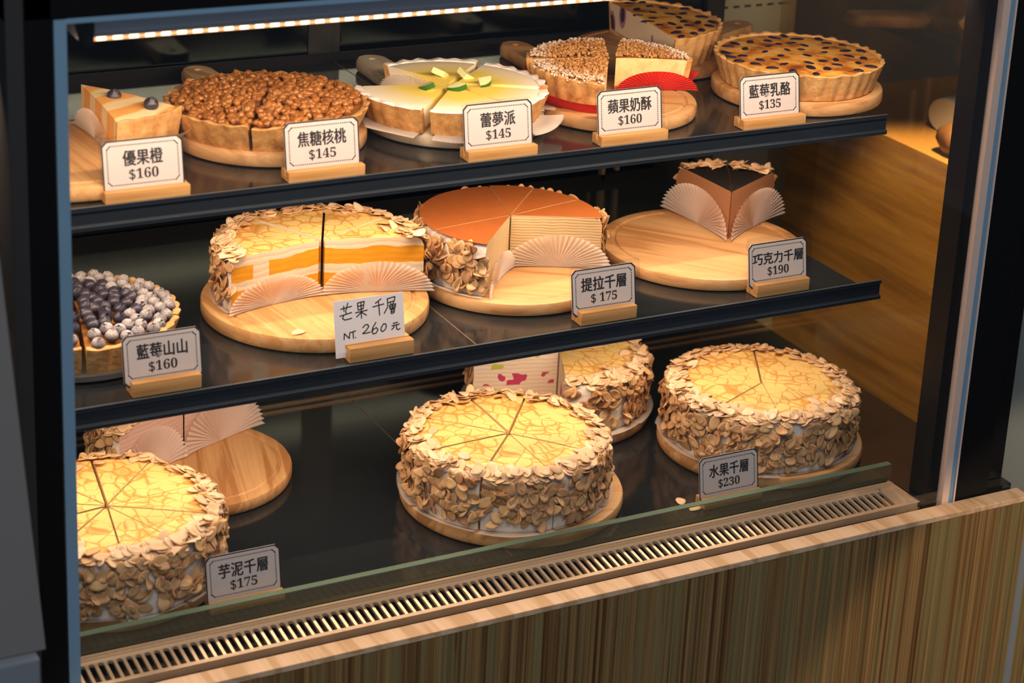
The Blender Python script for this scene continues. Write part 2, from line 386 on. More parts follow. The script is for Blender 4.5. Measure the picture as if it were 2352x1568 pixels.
# ------------------------------------------------------------------ small repeated meshes
def flake_mesh(k, mats):
    R = rnd(100+k); a = .0086*R.uniform(.82, 1.12); b = .0054*R.uniform(.85, 1.15); th = .00045; n = 14
    kx, ky, tw = R.uniform(-22, 26), R.uniform(-25, 30), R.uniform(-20, 20)
    def zc(x, y): return kx*x*x+ky*y*y+tw*x*y
    V = []; F = []; Mt = []
    for top in (1, -1):
        V.append((0, 0, top*th))
        for rr in (.62, .96):
            for i in range(n):
                t = 2*pi*i/n; pinch = 1-.32*max(0, cos(t))**2
                x = a*rr*cos(t); y = b*rr*sin(t)*pinch; V.append((x, y, zc(x, y)+top*th*(1 if rr < .9 else .8)))
    N = 1+2*n
    for s_ in (0, 1):
        o = s_*N
        for i in range(n):
            j = (i+1) % n
            f1 = (o, o+1+i, o+1+j); f2 = (o+1+i, o+1+n+i, o+1+n+j, o+1+j)
            F += [f1 if not s_ else f1[::-1], f2 if not s_ else f2[::-1]]; Mt += [0, 0]
    for i in range(n):
        j = (i+1) % n; F.append((1+n+i, N+1+n+i, N+1+n+j, 1+n+j)); Mt.append(1)
    me = bpy.data.meshes.new('almond_flake'); me.from_pydata(V, [], F)
    for m in mats: me.materials.append(MATS[m])
    me.polygons.foreach_set('material_index', Mt); me.polygons.foreach_set('use_smooth', [True]*len(F)); me.update(); return me
FLAKE_SIDE = [flake_mesh(k, ('almond', 'almond_skin')) for k in range(7)]
FLAKE_TOP = [flake_mesh(k+20, ('almond_sugared', 'almond')) for k in range(7)]
def lump_mesh(name, k, size, mat, subdiv=2, amp=.3, flat=1.0):
    bm = bmesh.new(); bmesh.ops.create_icosphere(bm, subdivisions=subdiv, radius=1)
    R = rnd(k); sc = Vector((R.uniform(.7, 1.25), R.uniform(.65, 1.0), R.uniform(.6, .95)*flat)); off = Vector((k*3.1, k*1.7, 0))
    for v in bm.verts:
        d = 1+amp*noise.noise(v.co*1.4+off)+amp*.5*noise.noise(v.co*3.1+off)
        v.co = Vector((v.co.x*sc.x, v.co.y*sc.y, v.co.z*sc.z))*d*size
    for f in bm.faces: f.smooth = True
    me = bpy.data.meshes.new(name); bm.to_mesh(me); bm.free(); me.materials.append(MATS[mat]); return me
WALNUTS = [lump_mesh('walnut_piece', k, .0039, 'caramel_walnut', 2, .42) for k in range(8)]
CRUMBS = [lump_mesh('crumb', k+40, .0021, 'crumble', 1, .4) for k in range(5)]
def blueberry_mesh(mat):
    r = .0064; n = 16; prof = []
    for k in range(9):
        t = -pi/2+(pi*.83)*k/8; prof.append((max(r*cos(t), 0) if k else 0, r*sin(t)*.9))
    prof += [(r*.30, r*.98), (r*.22, r*.80), (r*.10, r*.66), (0, r*.64)]
    mb = MB()
    def rf(rr, z, t, j):
        if j in (8, 9): return rr*(1+.16*cos(5*t)), z+.00045*cos(5*t)
        return rr, z
    mb.revolve(prof, 0, 2*pi, n, [0]*13, rf=rf); o = mb.obj('blueberry', mat, ang=80); me = o.data; bpy.data.objects.remove(o); return me
BERRY = blueberry_mesh('blueberry'); BERRY_S = blueberry_mesh('blueberry_sugared')
def bake_berry():
    me = lump_mesh('baked_blueberry', 77, .0070, 'baked_blueberry', 2, .12, .55); return me
BAKED = [bake_berry(), lump_mesh('baked_blueberry', 81, .0064, 'baked_blueberry', 2, .2, .5)]

def scatter(root, name, stuff_name, items, limit=100, parents=None, mats=None):
    """items: (world matrix, mesh, parent index). The ones nearest the camera and facing it become objects, the rest one mesh."""
    sc = []
    for k, (m, me, pi_) in enumerate(items):
        p = m.translation; d = (CAM-p).length; nrm = (m.to_3x3() @ Vector((0, 0, 1))).normalized()
        sc.append((d-.06*max(0, nrm.dot((CAM-p).normalized())), k))
    sc.sort(); ind = set(k for _, k in sc[:limit])
    bpy.context.view_layer.update()
    mb_v = []; mb_f = []; mb_m = []; ml = []
    inv = root.matrix_world.inverted()
    for k, (m, me, pi_) in enumerate(items):
        if k in ind:
            par = parents[pi_] if parents else root
            link(name, me, par, mat=par.matrix_world.inverted() @ m)
        else:
            mm = inv @ m; o = len(mb_v); mb_v += [tuple(mm @ v.co) for v in me.vertices]
            base = []
            for mt in me.materials:
                if mt not in ml: ml.append(mt)
                base.append(ml.index(mt))
            for p in me.polygons: mb_f.append(tuple(o+i for i in p.vertices)); mb_m.append(base[p.material_index])
    if mb_v:
        me = bpy.data.meshes.new(stuff_name); me.from_pydata(mb_v, [], mb_f)
        for mt in ml: me.materials.append(mt)
        me.polygons.foreach_set('material_index', mb_m); me.polygons.foreach_set('use_smooth', [True]*len(mb_f)); me.update()
        o = link(stuff_name, me, root); o['kind'] = 'stuff'
def frame(p, n, spin, tilt=0.0, tdir=0.0):
    n = n.normalized(); t = n.orthogonal().normalized(); b = n.cross(t)
    m = Matrix((t, b, n)).transposed().to_4x4()
    return Matrix.Translation(p) @ m @ Matrix.Rotation(tdir, 4, 'Z') @ Matrix.Rotation(tilt, 4, 'X') @ Matrix.Rotation(spin, 4, 'Z')

# ------------------------------------------------------------------ boards
def board(name, label, x, y, z, r, th, mat, handle=None, groove=True, hl=.125, hw=.019):
    e = .0035
    prof = [(0, 0), (r-e, 0), (r-e*.3, e*.3), (r, e), (r, th-e), (r-e*.3, th-e*.3), (r-e, th)]
    if groove: prof += [(r*.89, th), (r*.875, th-.0016), (r*.855, th-.0016), (r*.84, th)]
    prof += [(0, th)]
    mb = MB(); mb.revolve(prof, 0, 2*pi, 96, [0]*len(prof))
    if handle is not None:
        n = 40; out = []; inn = []; h0 = r-.012; L = r+hl-.03; hc = L-hw*.55; hr = .0042
        ex = Vector((cos(handle), sin(handle), 0)); ey = Vector((-sin(handle), cos(handle), 0))
        for i in range(n):
            t = 2*pi*i/n; cx, sx = cos(t), sin(t)
            px = hc+hw*cx if cx > 0 else hc+(hc-h0)*cx*1.0
            if cx <= 0: px = hc-(hc-h0)*min(1, -cx*1.25); py = (hw*.92+.004*min(1, -cx*1.2))*max(-1, min(1, sx*1.25 if abs(cx) > .2 else sx))
            else: py = hw*.92*sx
            out.append((px, py)); inn.append((hc+hr*cx, hr*sx))
        b = .003; rings = [(inn, .001), (inn, th-.001), (out, th-.001)]
        def sh(pts, f): return [(hc+(a-hc)*f, c*f) for a, c in pts]
        seq = [(inn, 0.0), (inn, th), (sh(out, .88), th), (out, th-b), (out, b), (sh(out, .88), 0.0)]
        V = []
        for pts, zz in seq: V += [tuple(ex*a+ey*c+Vector((0, 0, zz))) for a, c in pts]
        F = []
        for k in range(6):
            k2 = (k+1) % 6
            for i in range(n): j = (i+1) % n; F.append((k*n+i, k*n+j, k2*n+j, k2*n+i))
        mb.add(V, F)
    o = mb.obj(name, mat, None, (x, y, z)); return tag(o, label, 'board', 'wooden serving boards')

# ------------------------------------------------------------------ paper liners
def ring_liner(parent, R, a0, a1, mat='liner_paper', out=1.075, lift=.004, seed=0, name='paper_liner'):
    n = max(10, int(abs(a1-a0)*40)*2); V = []; F = []; ks = 74; P = rnd(seed); ph = P.uniform(0, 6); w = P.uniform(.97, 1.04)
    rs = [.55*R, .8*R, R*1.0, R*1.06, R*out*w]
    for i in range(n+1):
        t = a0+(a1-a0)*i/n; pl = (1 if i % 2 else -1)
        for k, r in enumerate(rs):
            g = max(0, (r-R)/(R*.13)); rr = r+(.0012*pl*g)+(.003*g*sin(3*t+ph))
            V.append((rr*cos(t), rr*sin(t), .0004+g*(lift+.0006*pl+.0015*sin(5*t+ph))))
    m = len(rs)
    for i in range(n):
        for k in range(m-1): F.append((i*m+k, (i+1)*m+k, (i+1)*m+k+1, i*m+k+1))
    mb = MB(); mb.add(V, F); return mb.obj(name, mat, parent, weld=0)
def fan_liner(parent, mid, u, nrm, w, h, mat='liner_paper', lean=.0, off=.0025, name='paper_liner', curl=.006):
    """pleated half round of paper standing against a cut face; mid = middle of the face's foot, u = along, nrm = out of the face"""
    nr, nt = 7, 56; V = []; F = []
    u = Vector(u).normalized(); nrm = Vector(nrm).normalized()
    for i in range(nt+1):
        t = pi*i/nt; pl = 1 if i % 2 else -1
        for k in range(nr+1):
            q = k/nr; edge = 1+(.02*pl if k == nr else 0)
            p = Vector(mid)+u*(w*q*edge*cos(t))+Vector((0, 0, h*q*edge*sin(t)+.0006))+nrm*(off+.0016*pl*q+curl*q**3*(1-.6*sin(t))+lean*q*sin(t))
            V.append(tuple(p))
    for i in range(nt):
        for k in range(nr): F.append((i*(nr+1)+k, (i+1)*(nr+1)+k, (i+1)*(nr+1)+k+1, i*(nr+1)+k+1))
    mb = MB(); mb.add(V, F); return mb.obj(name, mat, parent, weld=0)

# ------------------------------------------------------------------ layered crepe cakes
def crepe_cake(label, x, y, z, R, h, slices, top='crepe', layers='crepe_layers', seed=1, fans=(), nside=540, ntop=330, group=None, ring=True, cream_w=.86, sugared=True, almond_side=True, limit=100, name='crepe_cake', cat='cake', part='cake_slice', fan_mat='liner_paper', margin=.015):
    root = thing(name, label, cat, (x, y, z), group); P = rnd(seed); parts = []; spans = []
    for k, s_ in enumerate(slices):
        d0, d1 = radians(s_[0]), radians(s_[1]); g = 1.6*s_[2] if len(s_) > 2 else .001
        mid = (d0+d1)/2; loc = (g*cos(mid), g*sin(mid), 0); n = max(6, int((d1-d0)*26))
        dz = P.uniform(-.0006, .0006)
        prof = [(0, .0008), (R-.001, .0008), (R, .005), (R, h-.009), (R-.0025, h-.0035), (R-.009, h-.0002), (R*cream_w, h+.0004), (R*.5, h+.0006), (.002, h+.0002), (0, h-.0008)]
        mb = MB()
        def rf(r, zz, t, j):
            if 2 <= j <= 5: r += .0016*noise.noise(Vector((cos(t)*9, sin(t)*9, zz*90+seed)))
            if j >= 5: zz += dz
            return r, zz
        mb.revolve(prof, d0, d1, n, [1, 1, 1, 1, 1, 0, 0, 0, 0, 2], cap=2, rf=rf)
        o = mb.obj(part, [top, 'cream', layers], root, loc, ang=35); parts.append(o); spans.append((d0, d1))
        if ring: ring_liner(o, R, d0+.01, d1-.01, seed=seed*31+k)
    for (a, side, w, h2) in fans:              # fan on a cut face at angle a; side +1 face looks towards growing angle
        t = radians(a); u = Vector((cos(t), sin(t), 0)); nr = Vector((-sin(t), cos(t), 0))*side
        k = min(range(len(spans)), key=lambda q: min(abs(spans[q][0]-t), abs(spans[q][1]-t)))
        fan_liner(parts[k], u*R*.53, u, nr, R*w, h2, fan_mat)
    bpy.context.view_layer.update()
    items = []
    tot = sum(b-a for a, b in spans)
    def pick():
        q = P.uniform(0, tot)
        for k, (a, b) in enumerate(spans):
            if q <= b-a: return k, min(max(a+q, a+margin), b-margin)
            q -= b-a
        return len(spans)-1, spans[-1][1]
    if almond_side:
        for _ in range(int(nside*tot/(2*pi))):
            k, t = pick(); zz = P.uniform(.0095, h-.004); n = Vector((cos(t), sin(t), .15)); off = P.uniform(.0006, .0042)
            o = parts[k].location; p = root.location+o+Vector(((R+off)*cos(t), (R+off)*sin(t), zz))
            items.append((frame(p, n, P.uniform(0, 6.28), P.gauss(0, .5), P.uniform(0, 6.28)), P.choice(FLAKE_SIDE), k))
    for _ in range(int(ntop*tot/(2*pi))):
        k, t = pick(); r = R*(1.0-abs(P.gauss(0, .085))); n = Vector((cos(t)*.25, sin(t)*.25, 1))
        zz = h+P.uniform(.0006, .004)-(.004 if r > R*.96 else 0)
        o = parts[k].location; p = root.location+o+Vector((r*cos(t), r*sin(t), zz))
        items.append((frame(p, n, P.uniform(0, 6.28), P.gauss(0, .33), P.uniform(0, 6.28)), P.choice(FLAKE_TOP if sugared else FLAKE_SIDE), k))
    scatter(root, 'almond_flake', 'almond_coating', items, limit, parts)
    return root, parts

# ------------------------------------------------------------------ tarts
def tart_piece(parent, name, Rt, Rb, h, rim, d0, d1, crust, fill, loc=(0, 0, 0), flutes=34, fill_drop=.003, dome=.0, fill_cut=None, rimz=.0018, fill_name='filling', sugar_rim=None, seed=0):
    t0, t1 = radians(d0), radians(d1); n = int((t1-t0)*flutes*6/(2*pi))+2; full = d1-d0 >= 359.9
    prof = [(0, 0), (Rb, 0), (Rt, h-.001), (Rt-.0012, h), (Rt-rim, h-.0006), (Rb-rim, .0045), (0, .0045)]
    def rf(r, z, t, j):
        if j in (1, 2, 3): r += .0015*cos(flutes*t)*(z/h*.6+.4)
        if j in (2, 3, 4): z += rimz*noise.noise(Vector((cos(t)*7, sin(t)*7, seed*2.3)))+.0006*cos(flutes*t)
        return r, z
    mats = [0]*7
    if sugar_rim: mats = [0, 0, 1, 1, 1, 0, 0]
    mb = MB(); mb.revolve(prof, t0, t1, n, mats, 0, rf)
    cr = mb.obj(name, [crust] + ([sugar_rim] if sugar_rim else []), parent, loc, ang=45)
    ri = Rt-rim-.0003; hf = h-fill_drop; rb = Rb-rim-.0004
    fp = [(0, .0048), (rb, .0048), (ri, hf-.0006), (ri-.003, hf+dome*.1)]+[(ri*q, hf+dome*(1-q*q)) for q in (.8, .55, .3)]+[(0, hf+dome)]
    mb = MB(); mb.revolve(fp, t0, t1, n, [1, 0, 0, 0, 0, 0, 0, 1], 1 if fill_cut else 0)
    fo = mb.obj(fill_name, [fill, fill_cut or fill], cr, ang=45)
    return cr, fo

# ------------------------------------------------------------------ price signs
def text_mesh(name, body, size, mat, parent, cx, base, z, bold=.0, wmax=None):
    c = bpy.data.curves.new(name, 'FONT'); c.body = body; c.size = size; c.align_x = 'CENTER'; c.extrude = .00006
    c.resolution_u = 4; o = link(name, c); bpy.context.view_layer.update()
    me = bpy.data.meshes.new_from_object(o.evaluated_get(bpy.context.evaluated_depsgraph_get())); bpy.data.objects.remove(o)
    if bold:
        src = [v.co.copy() for v in me.vertices]; fs = [tuple(p.vertices) for p in me.polygons]; n0 = len(src); V = []; F = []
        for q, (dx, dy) in enumerate(((0, 0), (bold, 0), (-bold, 0), (0, bold*.6), (0, -bold*.6))):
            V += [(v.x+dx*size, v.y+dy*size, v.z+q*2e-6) for v in src]; F += [tuple(i+q*n0 for i in f) for f in fs]
        me = bpy.data.meshes.new(name); me.from_pydata(V, [], F)
    me.name = name; me.materials.clear(); me.materials.append(MATS[mat])
    xs = [v.co.x for v in me.vertices]
    if wmax and xs:
        k = wmax/(max(xs)-min(xs)); m0 = (max(xs)+min(xs))/2
        for v in me.vertices: v.co.x = (v.co.x-m0)*k
    m = Matrix.Translation((cx, -z, base)) @ Matrix.Rotation(pi/2, 4, 'X')
    return link(name, me, parent, mat=m)
def ribbon(mb, pts, w, y):
    for a, b in zip(pts, pts[1:]):
        d = Vector((b[0]-a[0], b[1]-a[1])); L = d.length
        if L < 1e-7: continue
        nx, nz = -d.y/L*w/2, d.x/L*w/2
        mb.add([(a[0]+nx, y, a[1]+nz), (a[0]-nx, y, a[1]-nz), (b[0]-nx, y, b[1]-nz), (b[0]+nx, y, b[1]+nz)], [(0, 1, 2, 3)])
    for a in pts:
        mb.add([(a[0]+w/2*cos(t*pi/4), y, a[1]+w/2*sin(t*pi/4)) for t in range(8)], [tuple(range(8))])
LEAN = radians(-10)
def sign_block(parent, w, d, h, slot_y=0.0, dx=0.0):
    s_ = .0011; mb = MB()
    prof = [(-d/2, 0), (d/2, 0), (d/2, h), (slot_y+s_, h), (slot_y+s_, h*.42), (slot_y-s_, h*.42), (slot_y-s_, h), (-d/2, h)]
    mb.prism_x(prof, -w/2+dx, w/2+dx); return mb.obj('holder_block', 'wood_block', parent, bevel=.0006, ang=30)
BOLD = {'1': '\U0001D7CF', '2': '\U0001D7D0', '3': '\U0001D7D1', '4': '\U0001D7D2', '5': '\U0001D7D3', '6': '\U0001D7D4', '7': '\U0001D7D5', '9': '\U0001D7D7', '0': '\U0001D7CE', '$': '$', ' ': ' '}
def price_sign(dish, price, x, y, z, label, bw, bd, bh, dw, sleeve=(.004, .008), rz=0.0, bdx=0.0, w=.0735, h=.0475, pw=None):
    root = thing('price_sign', label, 'price sign', (x, y, z), 'price signs'); root.rotation_euler[2] = rz
    sign_block(root, bw, bd, bh, 0.0, bdx)
    card = None; c = .0042; z0 = .0
    def outline(i, cc):
        W, H = w/2-i, h-i; b = i
        return [(-W+cc, b), (W-cc, b), (W-cc*.35, b+cc*.65), (W, b+cc), (W, H-cc), (W-cc*.35, H-cc*.65), (W-cc, H), (-W+cc, H), (-W+cc*.35, H-cc*.65), (-W, H-cc), (-W, b+cc), (-W+cc*.35, b+cc*.65)]
    mb = MB(); pts = outline(0, c); n = len(pts); t = .00035
    mb.add([(a, -t, b) for a, b in pts]+[(a, t, b) for a, b in pts], [tuple(range(n)), tuple(range(n, 2*n))[::-1]]+[(i, (i+1) % n, n+(i+1) % n, n+i) for i in range(n)])
    card = mb.obj('card', 'card_paper', root, smooth=False)
    card.location = (0, 0, bh*.45); card.rotation_euler = (LEAN, 0, 0)
    mb = MB(); a_, b_ = outline(0, c), outline(.0012, c*.95); y_ = -t-.00012
    mb.add([(p, y_, q) for p, q in a_]+[(p, y_, q) for p, q in b_], [(i, (i+1) % n, n+(i+1) % n, n+i) for i in range(n)])
    mb.obj('card_border', 'ink', card, smooth=False)
    mb = MB(); q = .0047; W = w/2-q; H0, H1 = q+.0035, h-q; cc = .0035
    def dots(p0, p1):
        L = sqrt((p1[0]-p0[0])**2+(p1[1]-p0[1])**2); m = max(2, int(L/.0019))
        for i in range(m+1):
            f = i/m; a = p0[0]+(p1[0]-p0[0])*f; b = p0[1]+(p1[1]-p0[1])*f; r = .00052
            mb.add([(a-r, y_, b-r), (a+r, y_, b-r), (a+r, y_, b+r), (a-r, y_, b+r)], [(0, 1, 2, 3)])
    dots((-W+cc, H1), (W-cc, H1)); dots((-W+cc, H0), (W-cc, H0)); dots((-W, H0+cc), (-W, H1-cc)); dots((W, H0+cc), (W, H1-cc))
    for sx in (-1, 1):
        for (zz, s2) in ((H0, 1), (H1, -1)): ribbon(mb, [(sx*(W), zz+s2*cc*.8), (sx*(W-cc*.45), zz+s2*cc*.45), (sx*(W-cc*.8), zz)], .0009, y_)
    mb.obj('dotted_border', 'ink', card, smooth=False)
    nch = len(dish); sz = .0148 if nch < 5 else .0132
    text_mesh('dish_name', dish, sz, 'ink', card, 0, h*.54, t+.0001, .026, dw)
    text_mesh('price_text', ''.join(BOLD[q] for q in price), .0125, 'ink', card, 0, h*.265, t+.0001, .0, pw)
    mb = MB(); sw, sh_ = w/2+sleeve[1], h+sleeve[0]; sl = w/2+.0015; rr = .004
    def rc(x0, x1, zz0, zz1, r):
        P_ = []
        for cx, cz, a0 in ((x1-r, zz1-r, 0), (x0+r, zz1-r, 90), (x0+r, zz0+r, 180), (x1-r, zz0+r, 270)):
            for k in range(5): a = radians(a0+22.5*k); P_.append((cx+r*cos(a), cz+r*sin(a)))
        return P_
    pts = rc(-sl, sw, .0, sh_, rr); n = len(pts)
    mb.add([(a, t*2.2, b) for a, b in pts], [tuple(range(n))]); mb.add([(a, t*2.9, b) for a, b in pts], [tuple(range(n))])
    mb.add([(a, t*2.2, b) for a, b in pts]+[(a, t*2.9, b) for a, b in pts], [(i, (i+1) % n, n+(i+1) % n, n+i) for i in range(n)])
    mb.obj('acrylic_sleeve', 'acrylic', card, smooth=False)
    return root
#==SCENE==
S1, S2 = .392, .213          # tray surfaces of the two shelves, the case floor is z = 0
BACK = 2.03
# ------------------------------------------------------------------ the display case
case = thing('display_case', 'black framed glass display case with two dark shelves full of cakes', 'display case', (.9, 1.58, 0))
CO = Vector((.9, 1.58, 0))
def cp(name, boxes, mats, parent=None, bevel=0, smooth=False, off=CO):
    mb = MB()
    for b in boxes: mb.box(b[0]-off.x, b[1]-off.x, b[2]-off.y, b[3]-off.y, b[4]-off.z, b[5]-off.z, b[6] if len(b) > 6 else 0)
    return mb.obj(name, mats, parent or case, smooth=smooth, bevel=bevel)
fl = cp('floor_panel', [(.0, .8885, 1.595, BACK, -.012, 0), (.8895, 1.465, 1.595, BACK, -.012, 0), (1.345, 1.465, 1.53, 1.595, -.012, 0)], 'black_tray')
cp('joint_strip', [(.8885, .8895, 1.597, 1.985, -.01, .0002)], 'brass_joint', fl)
cp('door_track', [(.0, 1.465, 1.992, 1.995, 0, .002), (.0, 1.465, 2.008, 2.011, 0, .002)], 'brass_joint', fl)
for (z, y0, xj, xr) in ((S1, 1.656, .873, 1.344), (S2, 1.637, .861, 1.344)):
    sh = cp('shelf', [(.0, xj-.0006, y0+.003, BACK, z-.005, z), (xj+.0006, xr-.03, y0+.003, BACK, z-.005, z)], 'black_tray')
    cp('joint_strip', [(xj-.0006, xj+.0006, y0+.004, BACK, z-.004, z+.0002)], 'brass_joint', sh)
    mb = MB(); Y, Z = y0-CO.y, z
    mb.prism_x([(Y+.004, Z), (Y, Z+.0006), (Y, Z-.0035), (Y+.0016, Z-.0045), (Y+.0016, Z-.0155), (Y-.0012, Z-.0165), (Y-.0012, Z-.0205), (Y+.004, Z-.0205)], -.9, xr-CO.x)
    mb.obj('front_lip', 'lip_metal', sh, smooth=False)
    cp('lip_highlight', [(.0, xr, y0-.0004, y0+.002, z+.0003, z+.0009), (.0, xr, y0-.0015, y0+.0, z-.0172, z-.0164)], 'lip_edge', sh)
    cp('led_strip', [(.2, xr-.034, 1.722, 1.734, z-.0078, z-.005)], 'led_lip', sh)
    cp('lip_lining', [(.0, xr, y0+.004, y0+.0055, z-.0222, z-.005)], 'brass_joint', sh)
    cp('back_rail', [(.0, xr-.03, BACK-.004, BACK, z, z+.010)], 'black_frame', sh)
    cp('bracket', [(xr-.04, xr-.03, 1.80, BACK, z-.02, z-.005)], 'black_frame', sh)
cp('post', [(.400, .4222, 1.521, 1.56, -.03, .72)], 'black_frame', bevel=.001)
cp('post_cover', [(.386, .400, 1.5205, 1.56, -.03, .72)], 'dark_frame', bevel=.001)
cp('glass_edge_strip', [(.4232, .4330, 1.5205, 1.527, -.03, .596)], 'blue_reflection')
cp('post', [(1.3805, 1.424, 1.5215, 1.56, -.012, .72), (1.349, 1.3628, 1.530, 1.56, .0005, .72), (1.424, 1.464, 1.545, 1.56, .0005, .72)], 'black_frame', bevel=.0008)
st = cp('edge_trim', [(1.3628, 1.3715, 1.5215, 1.535, -.012, .70), (1.3782, 1.3803, 1.5215, 1.535, -.012, .70)], 'silver_edge')
cp('trim_reflection', [(1.3715, 1.3782, 1.5225, 1.535, -.012, .70)], 'blue_reflection', st)  # blue reflection on the trim, made as a coloured stripe
cp('top_rail', [(.386, 1.424, 1.521, 1.56, .5965, .72)], 'black_frame', bevel=.001)
cp('top_rail_edge', [(.433, 1.3628, 1.5208, 1.527, .5925, .5965)], 'blue_reflection')
cp('front_glass', [(.433, 1.3628, 1.5225, 1.5265, -.012, .5925)], 'clear_glass')
cp('side_glass', [(1.465, 1.469, 1.56, BACK, 0, .72)], 'smoke_glass')
cp('roof_panel', [(.0, 1.47, 1.56, 2.05, .70, .72)], 'black_frame')
lh = cp('lamp_housing', [(.459, 1.362, 1.534, 1.59, .580, .592), (.459, 1.362, 1.541, 1.585, .5745, .580)], 'housing', bevel=.001)
cp('end_cap', [(.4525, .4590, 1.536, 1.588, .5690, .592)], 'black_frame', lh)
cp('diffuser', [(.4585, 1.36, 1.546, 1.561, .5703, .5745)], 'led_glow', lh)
cp('led_chips', [(.464+.0132*k, .4715+.0132*k, 1.5453, 1.546, .5708, .5734) for k in range(67)], 'led_chip', lh)
cp('back_door', [(.0, .845, 2.034, 2.038, .0, .70)], 'back_glass')
bd = cp('back_door', [(.885, 1.36, 2.042, 2.046, .0, .70)], 'back_glass')
cp('door_stile', [(.845, .872, 2.032, 2.04, 0, .70), (.872, .885, 2.04, 2.048, 0, .70)], 'door_stile')
cp('door_stile', [(1.36, 1.385, 2.034, 2.05, 0, .70)], 'door_stile')
cp('door_handle', [(1.222, 1.227, 2.026, 2.034, .215, .30), (1.243, 1.248, 2.028, 2.034, .225, .285)], 'brass_joint', bd)
gg = cp('guard_glass', [(.0, 1.344, 1.586, 1.5935, .0005, .0185)], 'green_glass', smooth=False)
cp('glass_edge', [(.0, 1.344, 1.586, 1.5935, .0185, .0198)], 'glass_edge', gg, bevel=.0005)
stk = cp('notice_sticker', [(.590, .6085, 2.0332, 2.0339, .476, .498)], 'sticker', off=CO)
cp('sticker_mark', [(.5995, .606, 2.0328, 2.0331, .479, .488)], 'ink', stk)
mb = MB()
for rr, wd in ((.0295, .00035), (.0178, .0003), (.0160, .0003), (.0145, .0003)):
    n = 72; a_ = [(rr*cos(2*pi*i/n), rr*sin(2*pi*i/n)) for i in range(n)]; b_ = [((rr+wd)*cos(2*pi*i/n), (rr+wd)*sin(2*pi*i/n)) for i in range(n)]
    mb.add([(p_[0], 0, p_[1]) for p_ in a_+b_], [(i, (i+1) % n, n+(i+1) % n, n+i) for i in range(n)])
mb.obj('glass_decal', 'decal', case, (.5865-CO.x, 1.5222-CO.y, .4985), smooth=False)
# ventilation grille along the front
mb = MB(); p = .00855; x0 = .40; n = 110; y0, y1, zb, zf = 1.5385, 1.579, -.0035, -.0075
def gp(x, y, dz=0): return (x-CO.x, y-CO.y, zb+(zf-zb)*(y1-y)/(y1-y0)+dz)
NS = 20
for k in range(n):
    xa = 1.325-(k+1)*p; xb = xa+p; xc = (xa+xb)/2; hw = .0028; ya, yb = y0+.005, y1-.004
    inn = []; out = []
    for i in range(NS):
        t = 2*pi*(i+.5)/NS; c_, s_ = cos(t), sin(t)
        inn.append((xc+hw*max(-1, min(1, c_*1.02)), (yb-hw+hw*s_) if s_ > 0 else (ya+hw+hw*s_)))
        m = max(abs(c_), abs(s_)); out.append((xc+p/2*c_/m, (y0+y1)/2+(y1-y0)/2*s_/m))
    V = [gp(*q) for q in out]+[gp(*q) for q in inn]+[gp(*q, -.003) for q in inn]
    F = [(i, (i+1) % NS, NS+(i+1) % NS, NS+i) for i in range(NS)]+[(NS+i, NS+(i+1) % NS, 2*NS+(i+1) % NS, 2*NS+i) for i in range(NS)]
    mb.add(V, F)
xe0, xe1 = 1.325, 1.340
mb.add([gp(xe0, y0), gp(xe1, y0), gp(xe1, y1), gp(xe0, y1)], [(0, 1, 2, 3)])
gr = mb.obj('vent_grille', 'grille_metal', case, ang=30)
cp('grille_rail', [(.0, 1.3435, 1.579, 1.5865, -.004, -.001), (.0, 1.3435, 1.5800, 1.5815, -.001, .0008), (.0, 1.3435, 1.533, 1.5385, -.008, -.0002), (1.340, 1.3435, 1.533, 1.5865, -.006, .0)], 'rail_metal', gr)
cp('air_duct', [(.0, 1.34, 1.53, 1.60, -.034, -.03), (.0, 1.34, 1.528, 1.531, -.03, -.012), (0, 1.34, 1.588, 1.594, -.03, -.005)], 'dark_void', gr)

# ------------------------------------------------------------------ counter and surroundings
ct = thing('wooden_counter', 'striped wooden counter front running below the glass case', 'counter', (.6, 1.51, -1.0))
co2 = Vector((.6, 1.51, -1.0))
cp('ledge', [(-.4, 1.4635, 1.4985, 1.5195, -.006, 0)], 'wood_ledge', ct, off=co2, bevel=.0008)
cp('front_panel', [(-.4, 1.4635, 1.4992, 1.5190, -1.0, -.006)], 'panel_wood', ct, off=co2)
def struct(name, boxes, mats):
    o = cp(name, boxes, mats, parent=None, off=Vector((0, 0, 0))); o.parent = None; o['kind'] = 'structure'; return o
struct('trim_1', [(1.465, 1.4765, 1.503, 1.5185, -1.0, -.012)], 'slate_blue')
struct('trim_2', [(1.478, 1.95, 1.508, 1.5185, -1.0, -.04)], 'panel_wood')
struct('wall_right', [(1.472, 1.60, 1.59, 1.62, -1.0, 1.2)], 'grey_wall')
struct('wall_side', [(1.95, 2.0, 1.4, 2.2, -1.0, 1.4)], 'brown_boards')
struct('wall_back', [(-.6, 2.0, 2.20, 2.25, -1.0, 1.4)], 'grey_wall')
struct('floor', [(-3, 4, -2.5, 2.25, -1.05, -1.0)], 'grey_board')
refl_block = struct('gold_reflection_block', [(1.62, 1.95, 1.62, 2.20, -1.0, .24)], 'brown_boards')  # added wooden block standing in for gold reflections in the side glass
vp = thing('vent_panel', 'pale slotted vent panel behind the back right corner of the case', 'vent panel', (1.46, 2.10, .50))
vo = Vector((1.46, 2.10, .5))
cp('panel', [(1.395, 1.535, 2.095, 2.11, .30, .72)], 'vent_white', vp, off=vo, bevel=.001)
cp('slots', [(1.405+.017*i+.004*(j % 2), 1.414+.017*i+.004*(j % 2), 2.0945, 2.0952, .395+.014*j, .398+.014*j) for i in range(7) for j in range(18)], 'vent_slot', vp, off=vo)
gb = MB(); gb.prism_x([(1.440, .1045), (1.458, .1045), (1.458, .52), (1.440, .52)], 0, 1)
